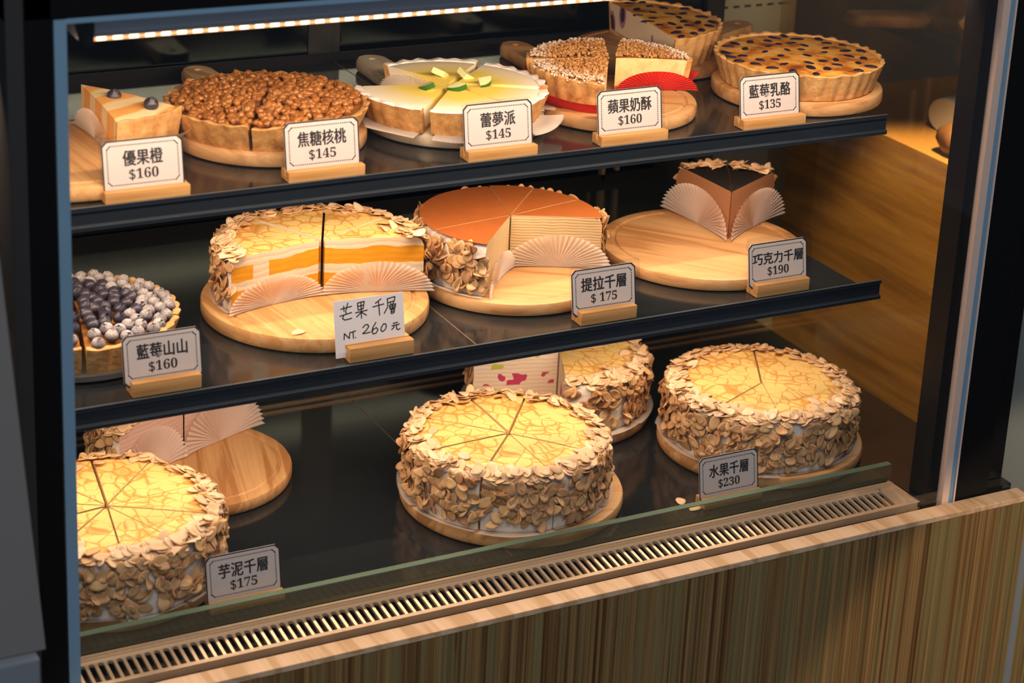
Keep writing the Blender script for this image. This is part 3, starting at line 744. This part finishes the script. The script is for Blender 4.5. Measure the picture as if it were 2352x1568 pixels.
gb.v = [((.15 if v[0] < .5 else .3824-(v[2]-.1045)*.0775), v[1]-0, v[2]) for v in gb.v]
gbo = gb.obj('leaning_plank', 'grey_board', None, smooth=False, bevel=.001); tag(gbo, 'grey weathered plank standing at the far left in front of the black post', 'plank')
bo = MB(); bo.box(.05, .3748, 1.43, 1.475, -1.0, .104); b2 = bo.obj('support_rail', 'slate_blue', None, smooth=False, bevel=.002)
tag(b2, 'blue grey support rail under the weathered plank at bottom left', 'rail')
mb = MB(); mb.revolve([(0, 0), (.022, 0), (.022, .13), (0, .13)], 0, 2*pi, 28, [0]*4)
ro = mb.obj('paper_roll', 'white_plastic', None, (1.70, 1.985, .2621)); ro.rotation_euler = (0, pi/2, radians(18)); tag(ro, 'white roll lying behind the right side glass of the case', 'roll')
br = lump_mesh('bread_bag', 5, .027, 'brown_bag', 3, .25); o = link('bread_bag', br, None, (1.658, 1.897, .261)); tag(o, 'brown wrapped bundle behind the right side glass', 'bundle')

# ------------------------------------------------------------------ boards
TH = .014; E0 = .0004
board('serving_board', 'round wooden board under the orange tart slices', .500, 1.772, S1+E0, .1035, TH, 'wood_beech', None)
board('serving_board', 'round wooden board with handle under the caramel walnut tart', .706, 1.792, S1+E0, .094, TH, 'wood_acacia', pi/2, True, .148)
board('serving_board', 'pale grey wooden board with handle under the lime tart slices', .897, 1.782, S1+E0, .092, TH, 'wood_grey', pi/2, False, .144)
board('serving_board', 'grooved wooden board with long handle under the apple crumble slices', 1.074, 1.768, S1+E0, .087, TH, 'wood_ash', pi/2, True, .168)
board('serving_board', 'round wooden board under the whole blueberry cheese tart', 1.297, 1.757, S1+E0, .092, TH, 'wood_oak', None, True)
board('serving_board', 'wooden board with side handle under the half cheesecake at the back', 1.215, 1.925, S1+E0, .091, TH, 'wood_acacia', radians(22), True, .122)
board('serving_board', 'grooved beech board under the mango crepe cake', .751, 1.778, S2+E0, .113, TH+.002, 'wood_beech')
board('serving_board', 'striped wooden board under the cocoa topped tiramisu crepe cake', .972, 1.782, S2+E0, .105, TH, 'wood_ash')
board('serving_board', 'large mostly bare wooden board carrying two chocolate cake slices', 1.204, 1.774, S2+E0, .1125, TH, 'wood_ash_pale')
board('serving_board', 'round wooden board under the whole taro crepe cake at the left', .516, 1.714, E0, .108, TH, 'wood_oak')
board('serving_board', 'pine board with brown stripes, half bare, behind the taro crepe cake', .660, 1.882, E0, .103, TH, 'wood_pine')
board('serving_board', 'round wooden board under the whole crepe cake in the middle of the bottom level',   .947, 1.7115, E0, .1165, TH, 'wood_oak')
board('serving_board', 'dark edged wooden board under the cut fruit crepe cake at the back', 1.095, 1.880, E0, .1045, TH, 'wood_acacia')
board('serving_board', 'round wooden board under the whole fruit crepe cake at the right', 1.262, 1.718, E0, .114, TH, 'wood_oak')
mb = MB(); mb.revolve([(0, 0), (.086, 0), (.093, .003), (.093, .008), (0, .008)], 0, 2*pi, 72, [0]*5)
tag(mb.obj('serving_plate', 'dark_plate', None, (.509, 1.776, S2+E0)), 'dark round plate under the blueberry tart', 'plate')

# ------------------------------------------------------------------ crepe cakes on the floor of the case
zc = TH+E0
crepe_cake('whole almond crusted crepe cake cut in eight at the middle of the bottom level', .940, 1.709, zc, .1015, .060,
    [(-.5, 51.7, .0012), (51.7, 89.8, .0030), (89.8, 134.6, .0026), (134.6, 183.5, .0020), (183.5, 227.2, .0024), (227.2, 269, .0012), (269, 309.6, .0010), (309.6, 359.5, .0008)], seed=3, group='whole almond crepe cakes', nside=650, ntop=330)
crepe_cake('whole almond crusted crepe cake at the right, behind the $230 sign', 1.258, 1.716, zc, .1015, .061,
    [(61.4, 149.6, .0016), (149.6, 204.6, .0004), (204.6, 248.6, .0003), (248.6, 421.4, .0003)], seed=8, group='whole almond crepe cakes', nside=650, ntop=430)
crepe_cake('whole almond crusted crepe cake cut in ten at the left, beside the $175 sign', .516, 1.712, zc, .1040, .060,
    [(81.5, 117, 0.0033), (117, 152, 0.0018), (152, 188, 0.0018), (188, 224, 0.0027), (224, 260.7, 0.0015), (260.7, 293.3, 0.0024), (293.3, 328, 0.0012), (328, 365, 0.0009), (365, 407.7, 0.0009), (407.7, 441.5, 0.0030)], seed=12, group='whole almond crepe cakes', nside=650, ntop=280)
crepe_cake('cut fruit crepe cake with a pink fruit layer, at the back of the bottom level', 1.093, 1.880, zc, .0975, .060,
    [(-114, -62, .001), (-62, -12, .001), (-12, 40, .001), (40, 90, .001), (90, 165, .0006)], layers='fruit_layers', seed=17, group='cut crepe cakes', nside=520, ntop=300)
crepe_cake('remaining half of a taro crepe cake on the striped pine board', .657, 1.902, zc, .093, .060,
    [(23, 70, .001), (70, 115, .001), (115, 160, .001), (160, 208, .0006)], layers='taro_layers', seed=21, fans=((23, -1, .62, .052), (208, 1, .5, .05)), fan_mat='dark_liner_paper', group='cut crepe cakes')
# ------------------------------------------------------------------ middle shelf
z2 = S2+TH+E0
crepe_cake('cut mango crepe cake with orange fruit layers behind the handwritten sign', .7575, 1.778, z2+.002, .1000, .056,
    [(-15.5, 25, .0016), (25, 66, .0018), (66, 118, .0022), (118, 191, .0022)], layers='mango_layers', seed=27, fans=((-15.5, -1, .56, .033), (191, 1, .54, .030)), group='cut crepe cakes', nside=650, ntop=430)
crepe_cake('cut tiramisu crepe cake with a smooth cocoa top on the middle shelf', .971, 1.786, z2, .0950, .055,
    [(-25, 12, .0006), (12, 47, .0005), (47, 77, .0009), (77, 108, .0008), (108, 148, .0005), (148, 188, .0006), (188, 228, .0008)], top='cocoa', layers='tiramisu_layers', seed=33, fans=((-25, -1, .58, .036), (228, 1, .52, .030)), group='cut crepe cakes', nside=650, ntop=0, cream_w=.985)
for (d0, d1, lab, fa, sd) in ((27, 59.6, 'right one of the two chocolate crepe slices in pleated paper', (27, -1, .62, .044), 41), (60.4, 94, 'left one of the two chocolate crepe slices in pleated paper', (94, 1, .62, .044), 44)):
    crepe_cake(lab, 1.2355, 1.7725, z2, .0985, .054, [(d0, d1, .0007)], top='dark_cocoa', layers='chocolate_layers', seed=sd, fans=(fa,), fan_mat='dark_liner_paper',
        group='chocolate crepe slices', nside=600, ntop=620, cream_w=.99, name='cake_slice', part='slice_body', cat='cake slice', limit=60, margin=.075)

# blueberry tart
zt = S2+.008+E0
bt = thing('blueberry_tart', 'tart heaped with sugared blueberries at the left of the middle shelf', 'tart', (.509, 1.776, zt)); P = rnd(5)
for (a, b) in ((83, 258), (258, 335), (335, 443)):
    m_ = radians((a+b)/2); g = .0026
    tart_piece(bt, 'crust', .0935, .085, .027, .006, a, b, 'pale_crust', 'caramel', (g*cos(m_), g*sin(m_), 0), 36, .005, .003)
items = []; pts = []
for _ in range(9000):
    r = .0865*sqrt(P.random()); t = P.uniform(0, 2*pi)
    if all((r*cos(t)-q[0])**2+(r*sin(t)-q[1])**2 >   .0109**2 for q in pts):
        d = [abs(r*sin(t-radians(a))) for a in (83, 258, 335) if cos(t-radians(a)) > 0]
        if min(d+[1]) > .0052: pts.append((r*cos(t), r*sin(t)))
for (px, py) in pts:
    r = sqrt(px*px+py*py); zz = zt+.0275+.006*(1-(r/.0865)**2)+P.uniform(0, .001)
    n = Vector((px*4+P.gauss(0, .4), py*4+P.gauss(0, .4), 1))
    items.append((frame(Vector((.509+px, 1.776+py, zz)), n, P.uniform(0, 6)), BERRY_S if r > .056+P.gauss(0, .004) else BERRY, 0))
scatter(bt, 'blueberry', 'blueberry_filling', items, 100)

# ------------------------------------------------------------------ top shelf
z1 = S1+TH+E0
# caramel walnut tart
wt = thing('walnut_tart', 'glossy caramel walnut tart cut in two on the top shelf', 'tart', (.7025, 1.7905, z1)); P = rnd(9)
for (a, b) in ((55, 239.4), (239.4, 415)):
    m_ = radians((a+b)/2); tart_piece(wt, 'crust', .0955, .085, .026, .005, a, b, 'crust', 'caramel', (.0018*cos(m_), .0018*sin(m_), 0), 30, .004, .008, rimz=.003, seed=a)
items = []
for _ in range(950):
    r = .0885*sqrt(P.random()); t = P.uniform(0, 2*pi); px, py = r*cos(t), r*sin(t)
    if min([abs(r*sin(t-radians(a))) for a in (55, 239.4) if cos(t-radians(a)) > 0]+[1]) < .0030: continue
    zz = z1+.0235+.008*(1-(r/.09)**2)+P.uniform(0, .0035)
    items.append((frame(Vector((.7025+px, 1.7905+py, zz)), Vector((P.gauss(0, .5), P.gauss(0, .5), 1)), P.uniform(0, 6)), P.choice(WALNUTS), 0))
scatter(wt, 'walnut_piece', 'walnut_topping', items, 100)
# lime tart slices
LC = (.8925, 1.7795)
for k, (a, b, lab, fans) in enumerate(((161, 230, 'lime tart slice at the front left of its board, crust facing the walnut tart', ()), (230, 288, 'lime tart slice at the front of its board, left of the $145 lime sign', ((288, 1),)), (290, 333, 'lime tart slice at the front right, mostly behind its price sign', ()), (336, 404, 'lime tart slice at the back right of its board', ((336, -1),)), (44, 113, 'lime tart slice at the back of its board, by the handle', ((113, 1),)))):
    m_ = radians((a+b)/2); g = .0062
    t_ = thing('lime_tart_slice', lab, 'tart slice', (LC[0]+g*cos(m_), LC[1]+g*sin(m_), z1), 'lime tart slices')
    cr, fo = tart_piece(t_, 'crust', .0915, .083, .0265, .0075, a+.6, b-.6, 'crust', 'lime_custard', (0, 0, 0), 30, .0012, .0012, sugar_rim='icing_sugar', rimz=.001, fill_name='custard', seed=k)
    ring_liner(t_, .088, radians(a+3), radians(b-3), out=1.15, lift=-.0002, seed=k+3)
    for (fa, sd) in fans:
        tt = radians(fa); u = Vector((cos(tt), sin(tt), 0)); fan_liner(t_, u*.045, u, Vector((-sin(tt), cos(tt), 0))*sd, .044, .024, curl=.003)
mb = MB()
for (px, py, rz, tl, sd) in ((.8690, 1.7740, 3.7, .45, 0), (.8925, 1.7645, 4.2, .25, 1), (.8955, 1.8010, 1.6, .5, 2), (.9130, 1.7890, 1.0, .6, 3), (.9185, 1.7710, 5.3, .3, 4)):
    mb = MB(); mb.revolve([(0, -.0030), (.0112, -.0030), (.0132, -.0026), (.0132, .0026), (.0112, .0030), (0, .0030)], -.85, .85, 12, [1, 1, 0, 1, 1, 1], 1)
    o = mb.obj('lime_wedge', ['lime_skin', 'lime_flesh'], None, (px, py, z1+.0300)); o.rotation_euler = (tl, .12, rz)
    tag(o, ['lime wedge at the left, over the front left tart slice', 'lime wedge at the front, its green skin facing forward', 'thin lime wedge at the back of the lime tart', 'lime wedge right of the tart centre', 'small lime wedge at the far right of the tart centre'][sd], 'lime wedge', 'lime wedges on the tart')
# apple crumble slices
AC = (1.080, 1.784)
for k, (a, b, lab, fans) in enumerate(((62, 158, 'apple crumble slice at the back left of its board', ((158, 1, .034),)), (163, 238, 'apple crumble slice at the front left, thick with icing sugar', ()), (344, 417, 'apple crumble slice at the right, red paper on its cut side', ((344, -1, .55),)))):
    m_ = radians((a+b)/2); g = .0065; P = rnd(60+k)
    t_ = thing('apple_crumble_slice', lab, 'tart slice', (AC[0]+g*cos(m_), AC[1]+g*sin(m_), z1), 'apple crumble slices')
    tart_piece(t_, 'crust', .0835, .078, .033, .006, a+.5, b-.5, 'crust', 'crumble', (0, 0, 0), 30, .002, .004, fill_cut='sponge', fill_name='apple_filling', seed=k)
    ring_liner(t_, .079, radians(a+3), radians(b-3), 'red_paper', 1.13, .013, seed=k+9)
    for f_ in fans:
        tt = radians(f_[0]); u = Vector((cos(tt), sin(tt), 0)); fan_liner(t_, u*.044, u, Vector((-sin(tt), cos(tt), 0))*f_[1], .044, .021, 'red_paper', curl=.006)
    bpy.context.view_layer.update(); items = []
    for _ in range(900):
        r = .0825*sqrt(P.random()); t = radians(P.uniform(a+1.5, b-1.5)); zz = .0322+.004*(1-(r/.083)**2)+P.uniform(0, .003)
        if r > .08: zz -= .002
        items.append((frame(t_.location+Vector((r*cos(t), r*sin(t), zz)), Vector((P.gauss(0, .5), P.gauss(0, .5), 1)), P.uniform(0, 6)), P.choice(CRUMBS), 0))
    scatter(t_, 'crumb', 'crumble_topping', items, 0)
# blueberry cheese tarts
def cheese(label, name, x, y, R, h, a, b, count, seed, group):
    t_ = thing(name, label, 'tart', (x, y, z1), group); P = rnd(seed)
    tart_piece(t_, 'crust', R, R-.009, h, .004, a, b, 'pale_crust', 'baked_cheese', (0, 0, 0), 36, .002, .002, fill_cut='cheese_cut', rimz=.0022, fill_name='cheese_filling', seed=seed)
    items = []; pts = []
    for _ in range(6000):
        if len(pts) >= count: break
        r = (R-.009)*sqrt(P.random()); t = radians(P.uniform(a+4, b-4)); q = (r*cos(t), r*sin(t))
        if all((q[0]-w[0])**2+(q[1]-w[1])**2 > .0155**2 for w in pts): pts.append(q)
    for q in pts:
        items.append((frame(Vector((x+q[0], y+q[1], z1+h-.0008)), Vector((0, 0, 1)), P.uniform(0, 6)) @ Matrix.Diagonal((P.uniform(.75, 1.15), P.uniform(.6, .95), .55, 1)), P.choice(BAKED), 0))
    scatter(t_, 'baked_blueberry', 'berries', items, 100)
cheese('whole blueberry cheese tart with a browned top at the right of the top shelf', 'cheese_tart', 1.298, 1.759, .0905, .0295, 0, 360, 46, 3, 'blueberry cheese tarts')
cheese('half blueberry cheese tart with its cut side showing, at the back of the top shelf', 'cheese_tart', 1.198, 1.922, .090, .036, -96, 84, 26, 5, 'blueberry cheese tarts')
# orange tart slices
for k, (ox, oy, a, b, lab) in enumerate(((.538, 1.845, -89, -48, 'orange tart slice with two blueberries, right of the other orange slice'), (.497, 1.846, -165, -98, 'orange tart slice at the far left, cut off by the black post'))):
    t_ = thing('orange_tart_slice', lab, 'tart slice', (ox, oy, z1), 'orange tart slices')
    tart_piece(t_, 'crust', (.106, .086)[k], (.101, .082)[k], .034, .004, a, b, 'pale_crust', 'orange_top', (0, 0, 0), 30, .001, .007, fill_cut='orange_top', fill_name='orange_topping', seed=k)
    ring_liner(t_, (.103, .084)[k], radians(a+1), radians(b-1), out=1.09, lift=(.017, .003)[k], seed=k+5)
    for (fa, sd) in (((a, -1),) if k == 0 else ((b, 1),)):
        tt = radians(fa); u = Vector((cos(tt), sin(tt), 0)); fan_liner(t_, u*.044, u, Vector((-sin(tt), cos(tt), 0))*sd, .046, .026, curl=.004)
    if k == 0:
        for (r, d) in ((.046, -66), (.088, -61)):
            link('blueberry', BERRY, t_, mat=Matrix.Translation((r*cos(radians(d)), r*sin(radians(d)),   .0385)) @ Matrix.Rotation(.3, 4, 'X') @ Matrix.Scale(1.1, 4) @ Matrix.Rotation(.1, 4, 'X'))

# ------------------------------------------------------------------ price signs
for (d, pr, x, y, z, lab, bw, bd_, bh, dw, sl) in (
    ('優果橙', '$160', .5415, 1.668, S1, 'price sign reading $160 in front of the orange tart slices', .077, .019, .010, .0367, (.004, .006)),
    ('焦糖核桃', '$145', .7102, 1.668, S1, 'price sign reading $145 in front of the caramel walnut tart', .075, .019, .010, .0480, (.002, .006)),
    ('蕾夢派', '$145', .8907, 1.668, S1, 'price sign reading $145 in front of the lime tart', .074, .019, .010, .0375, (.002, .001)),
    ('蘋果奶酥', '$160', 1.0363, 1.668, S1, 'price sign reading $160 in front of the apple crumble', .076, .019, .010, .0500, (.003, .004)),
    ('藍莓乳酪', '$135', 1.2023, 1.668, S1, 'price sign reading $135 in front of the blueberry cheese tart', .076, .019, .010, .0510, (.003, .003)),
    ('藍莓山山', '$160', .5523, 1.652, S2, 'price sign reading $160 in front of the blueberry tart', .064, .020, .0135, .0476, (.006, .007)),
    ('提拉千層', '$ 175', 1.0100, 1.652, S2, 'price sign reading $175 in front of the cocoa topped crepe cake', .064, .020, .0135, .0520, (.004, .006)),
    ('巧克力千層', '$190', 1.2200, 1.652, S2, 'price sign reading $190 in front of the chocolate slices', .066, .020, .0135, .0630, (.006, .007)),
    ('芋泥千層', '$175', .6160, 1.6135, 0, 'price sign reading $175 beside the left crepe cake on the bottom level', .073, .018, .010, .0487, (.005, .007)),
    ('水果千層', '$230', 1.1540, 1.6135, 0, 'price sign reading $230 in front of the right crepe cake', .072, .018, .010, .0490, (.002, .001))):
    price_sign(d, pr, x, y, z+E0, lab, bw, bd_, bh, dw, sl)
# handwritten sign
hs = thing('price_sign', 'plain white handwritten sign priced 260 in front of the mango crepe cake', 'price sign', (.7575, 1.652, S2+E0), 'price signs')
sign_block(hs, .066, .020, .0145, 0, .005)
cw, ch = .0715, .0545
mb = MB(); t = .0002; mb.add([(-cw/2, -t, 0), (cw/2, -t, 0), (cw/2, -t, ch), (-cw/2, -t, ch), (-cw/2, t, 0), (cw/2, t, 0), (cw/2, t, ch), (-cw/2, t, ch)], [(0, 1, 2, 3), (7, 6, 5, 4), (0, 4, 5, 1), (1, 5, 6, 2), (2, 6, 7, 3), (3, 7, 4, 0)])
cd = mb.obj('card', 'plain_paper', hs, smooth=False); cd.location = (-.002, 0, .0025); cd.rotation_euler = (LEAN, radians(0), 0)
TL, TR, BL = (1200, 978), (1772, 893), (1235, 1365)
ax, ay = TR[0]-TL[0], TR[1]-TL[1]; bx, by = BL[0]-TL[0], BL[1]-TL[1]; det = ax*by-ay*bx
def hw_(q):
    dx, dy = q[0]-TL[0], q[1]-TL[1]; u = (dx*by-dy*bx)/det; v = (ax*dy-ay*dx)/det
    return (-cw/2+u*cw, ch*(1-.86*v))
STROKES = {'dish_name': [[(1262, 1035), (1350, 1010)], [(1285, 1010), (1290, 1050)], [(1318, 985), (1305, 1045)], [(1258, 1090), (1352, 1060)], [(1302, 1052), (1310, 1068)], [(1290, 1080), (1280, 1108), (1300, 1120), (1355, 1105)],
    [(1398, 985), (1405, 1040)], [(1398, 985), (1452, 970), (1445, 1030)], [(1402, 1012), (1446, 1000)], [(1405, 1040), (1446, 1028)], [(1385, 1062), (1480, 1040)], [(1425, 975), (1436, 1105)], [(1430, 1060), (1395, 1095)], [(1435, 1058), (1475, 1080)],
    [(1590, 950), (1545, 985)], [(1525, 1015), (1615, 990)], [(1570, 975), (1585, 1080)],
    [(1640, 950), (1705, 930), (1702, 965), (1648, 980)], [(1643, 950), (1650, 1010), (1622, 1066)], [(1670, 978), (1676, 992)], [(1698, 970), (1690, 988)], [(1664, 1000), (1714, 988), (1711, 1018), (1668, 1030), (1664, 1000)], [(1687, 993), (1690, 1025)], [(1666, 1015), (1712, 1003)], [(1678, 1036), (1707, 1029), (1704, 1060), (1681, 1066), (1678, 1036)], [(1680, 1051), (1705, 1045)]],
    'price_text': [[(1300, 1275), (1300, 1228), (1342, 1266), (1345, 1218)], [(1352, 1219), (1390, 1206)], [(1370, 1213), (1376, 1265)], [(1393, 1258), (1394, 1260)],
    [(1450, 1180), (1465, 1160), (1488, 1154), (1498, 1170), (1480, 1200), (1450, 1228), (1480, 1224), (1512, 1215)],
    [(1556, 1138), (1532, 1178), (1526, 1212), (1538, 1231), (1562, 1222), (1576, 1196), (1562, 1180), (1540, 1190), (1528, 1212)],
    [(1620, 1150), (1603, 1176), (1600, 1202), (1614, 1212), (1636, 1195), (1645, 1166), (1636, 1149), (1620, 1150)],
    [(1700, 1146), (1736, 1136)], [(1690, 1166), (1752, 1150)], [(1712, 1160), (1706, 1180), (1690, 1196)], [(1730, 1156), (1730, 1188), (1745, 1196), (1760, 1186)]]}
for nm, sts in STROKES.items():
    mb = MB()
    for st_ in sts: ribbon(mb, [hw_(q) for q in st_], .00115, -t-.00012)
    mb.obj(nm, 'pen_ink', cd, smooth=False, weld=0)
# crumbs dropped on the trays
for (x, y, z, lab, rz) in ((.6985, 1.693, z2+.002+.0006, 'fallen almond flake at the front of the mango cake board', .3), (1.106, 1.632, .0008, 'almond flake lying on the tray left of the $230 sign', 1.2), (1.112, 1.612, .0008, 'fallen almond crumb by the $230 sign block', .2)):
    o = link('almond_flake', FLAKE_TOP[2], None, (x, y, z)); o.rotation_euler = (0, 0, rz); tag(o, lab, 'almond flake', 'fallen almond flakes')
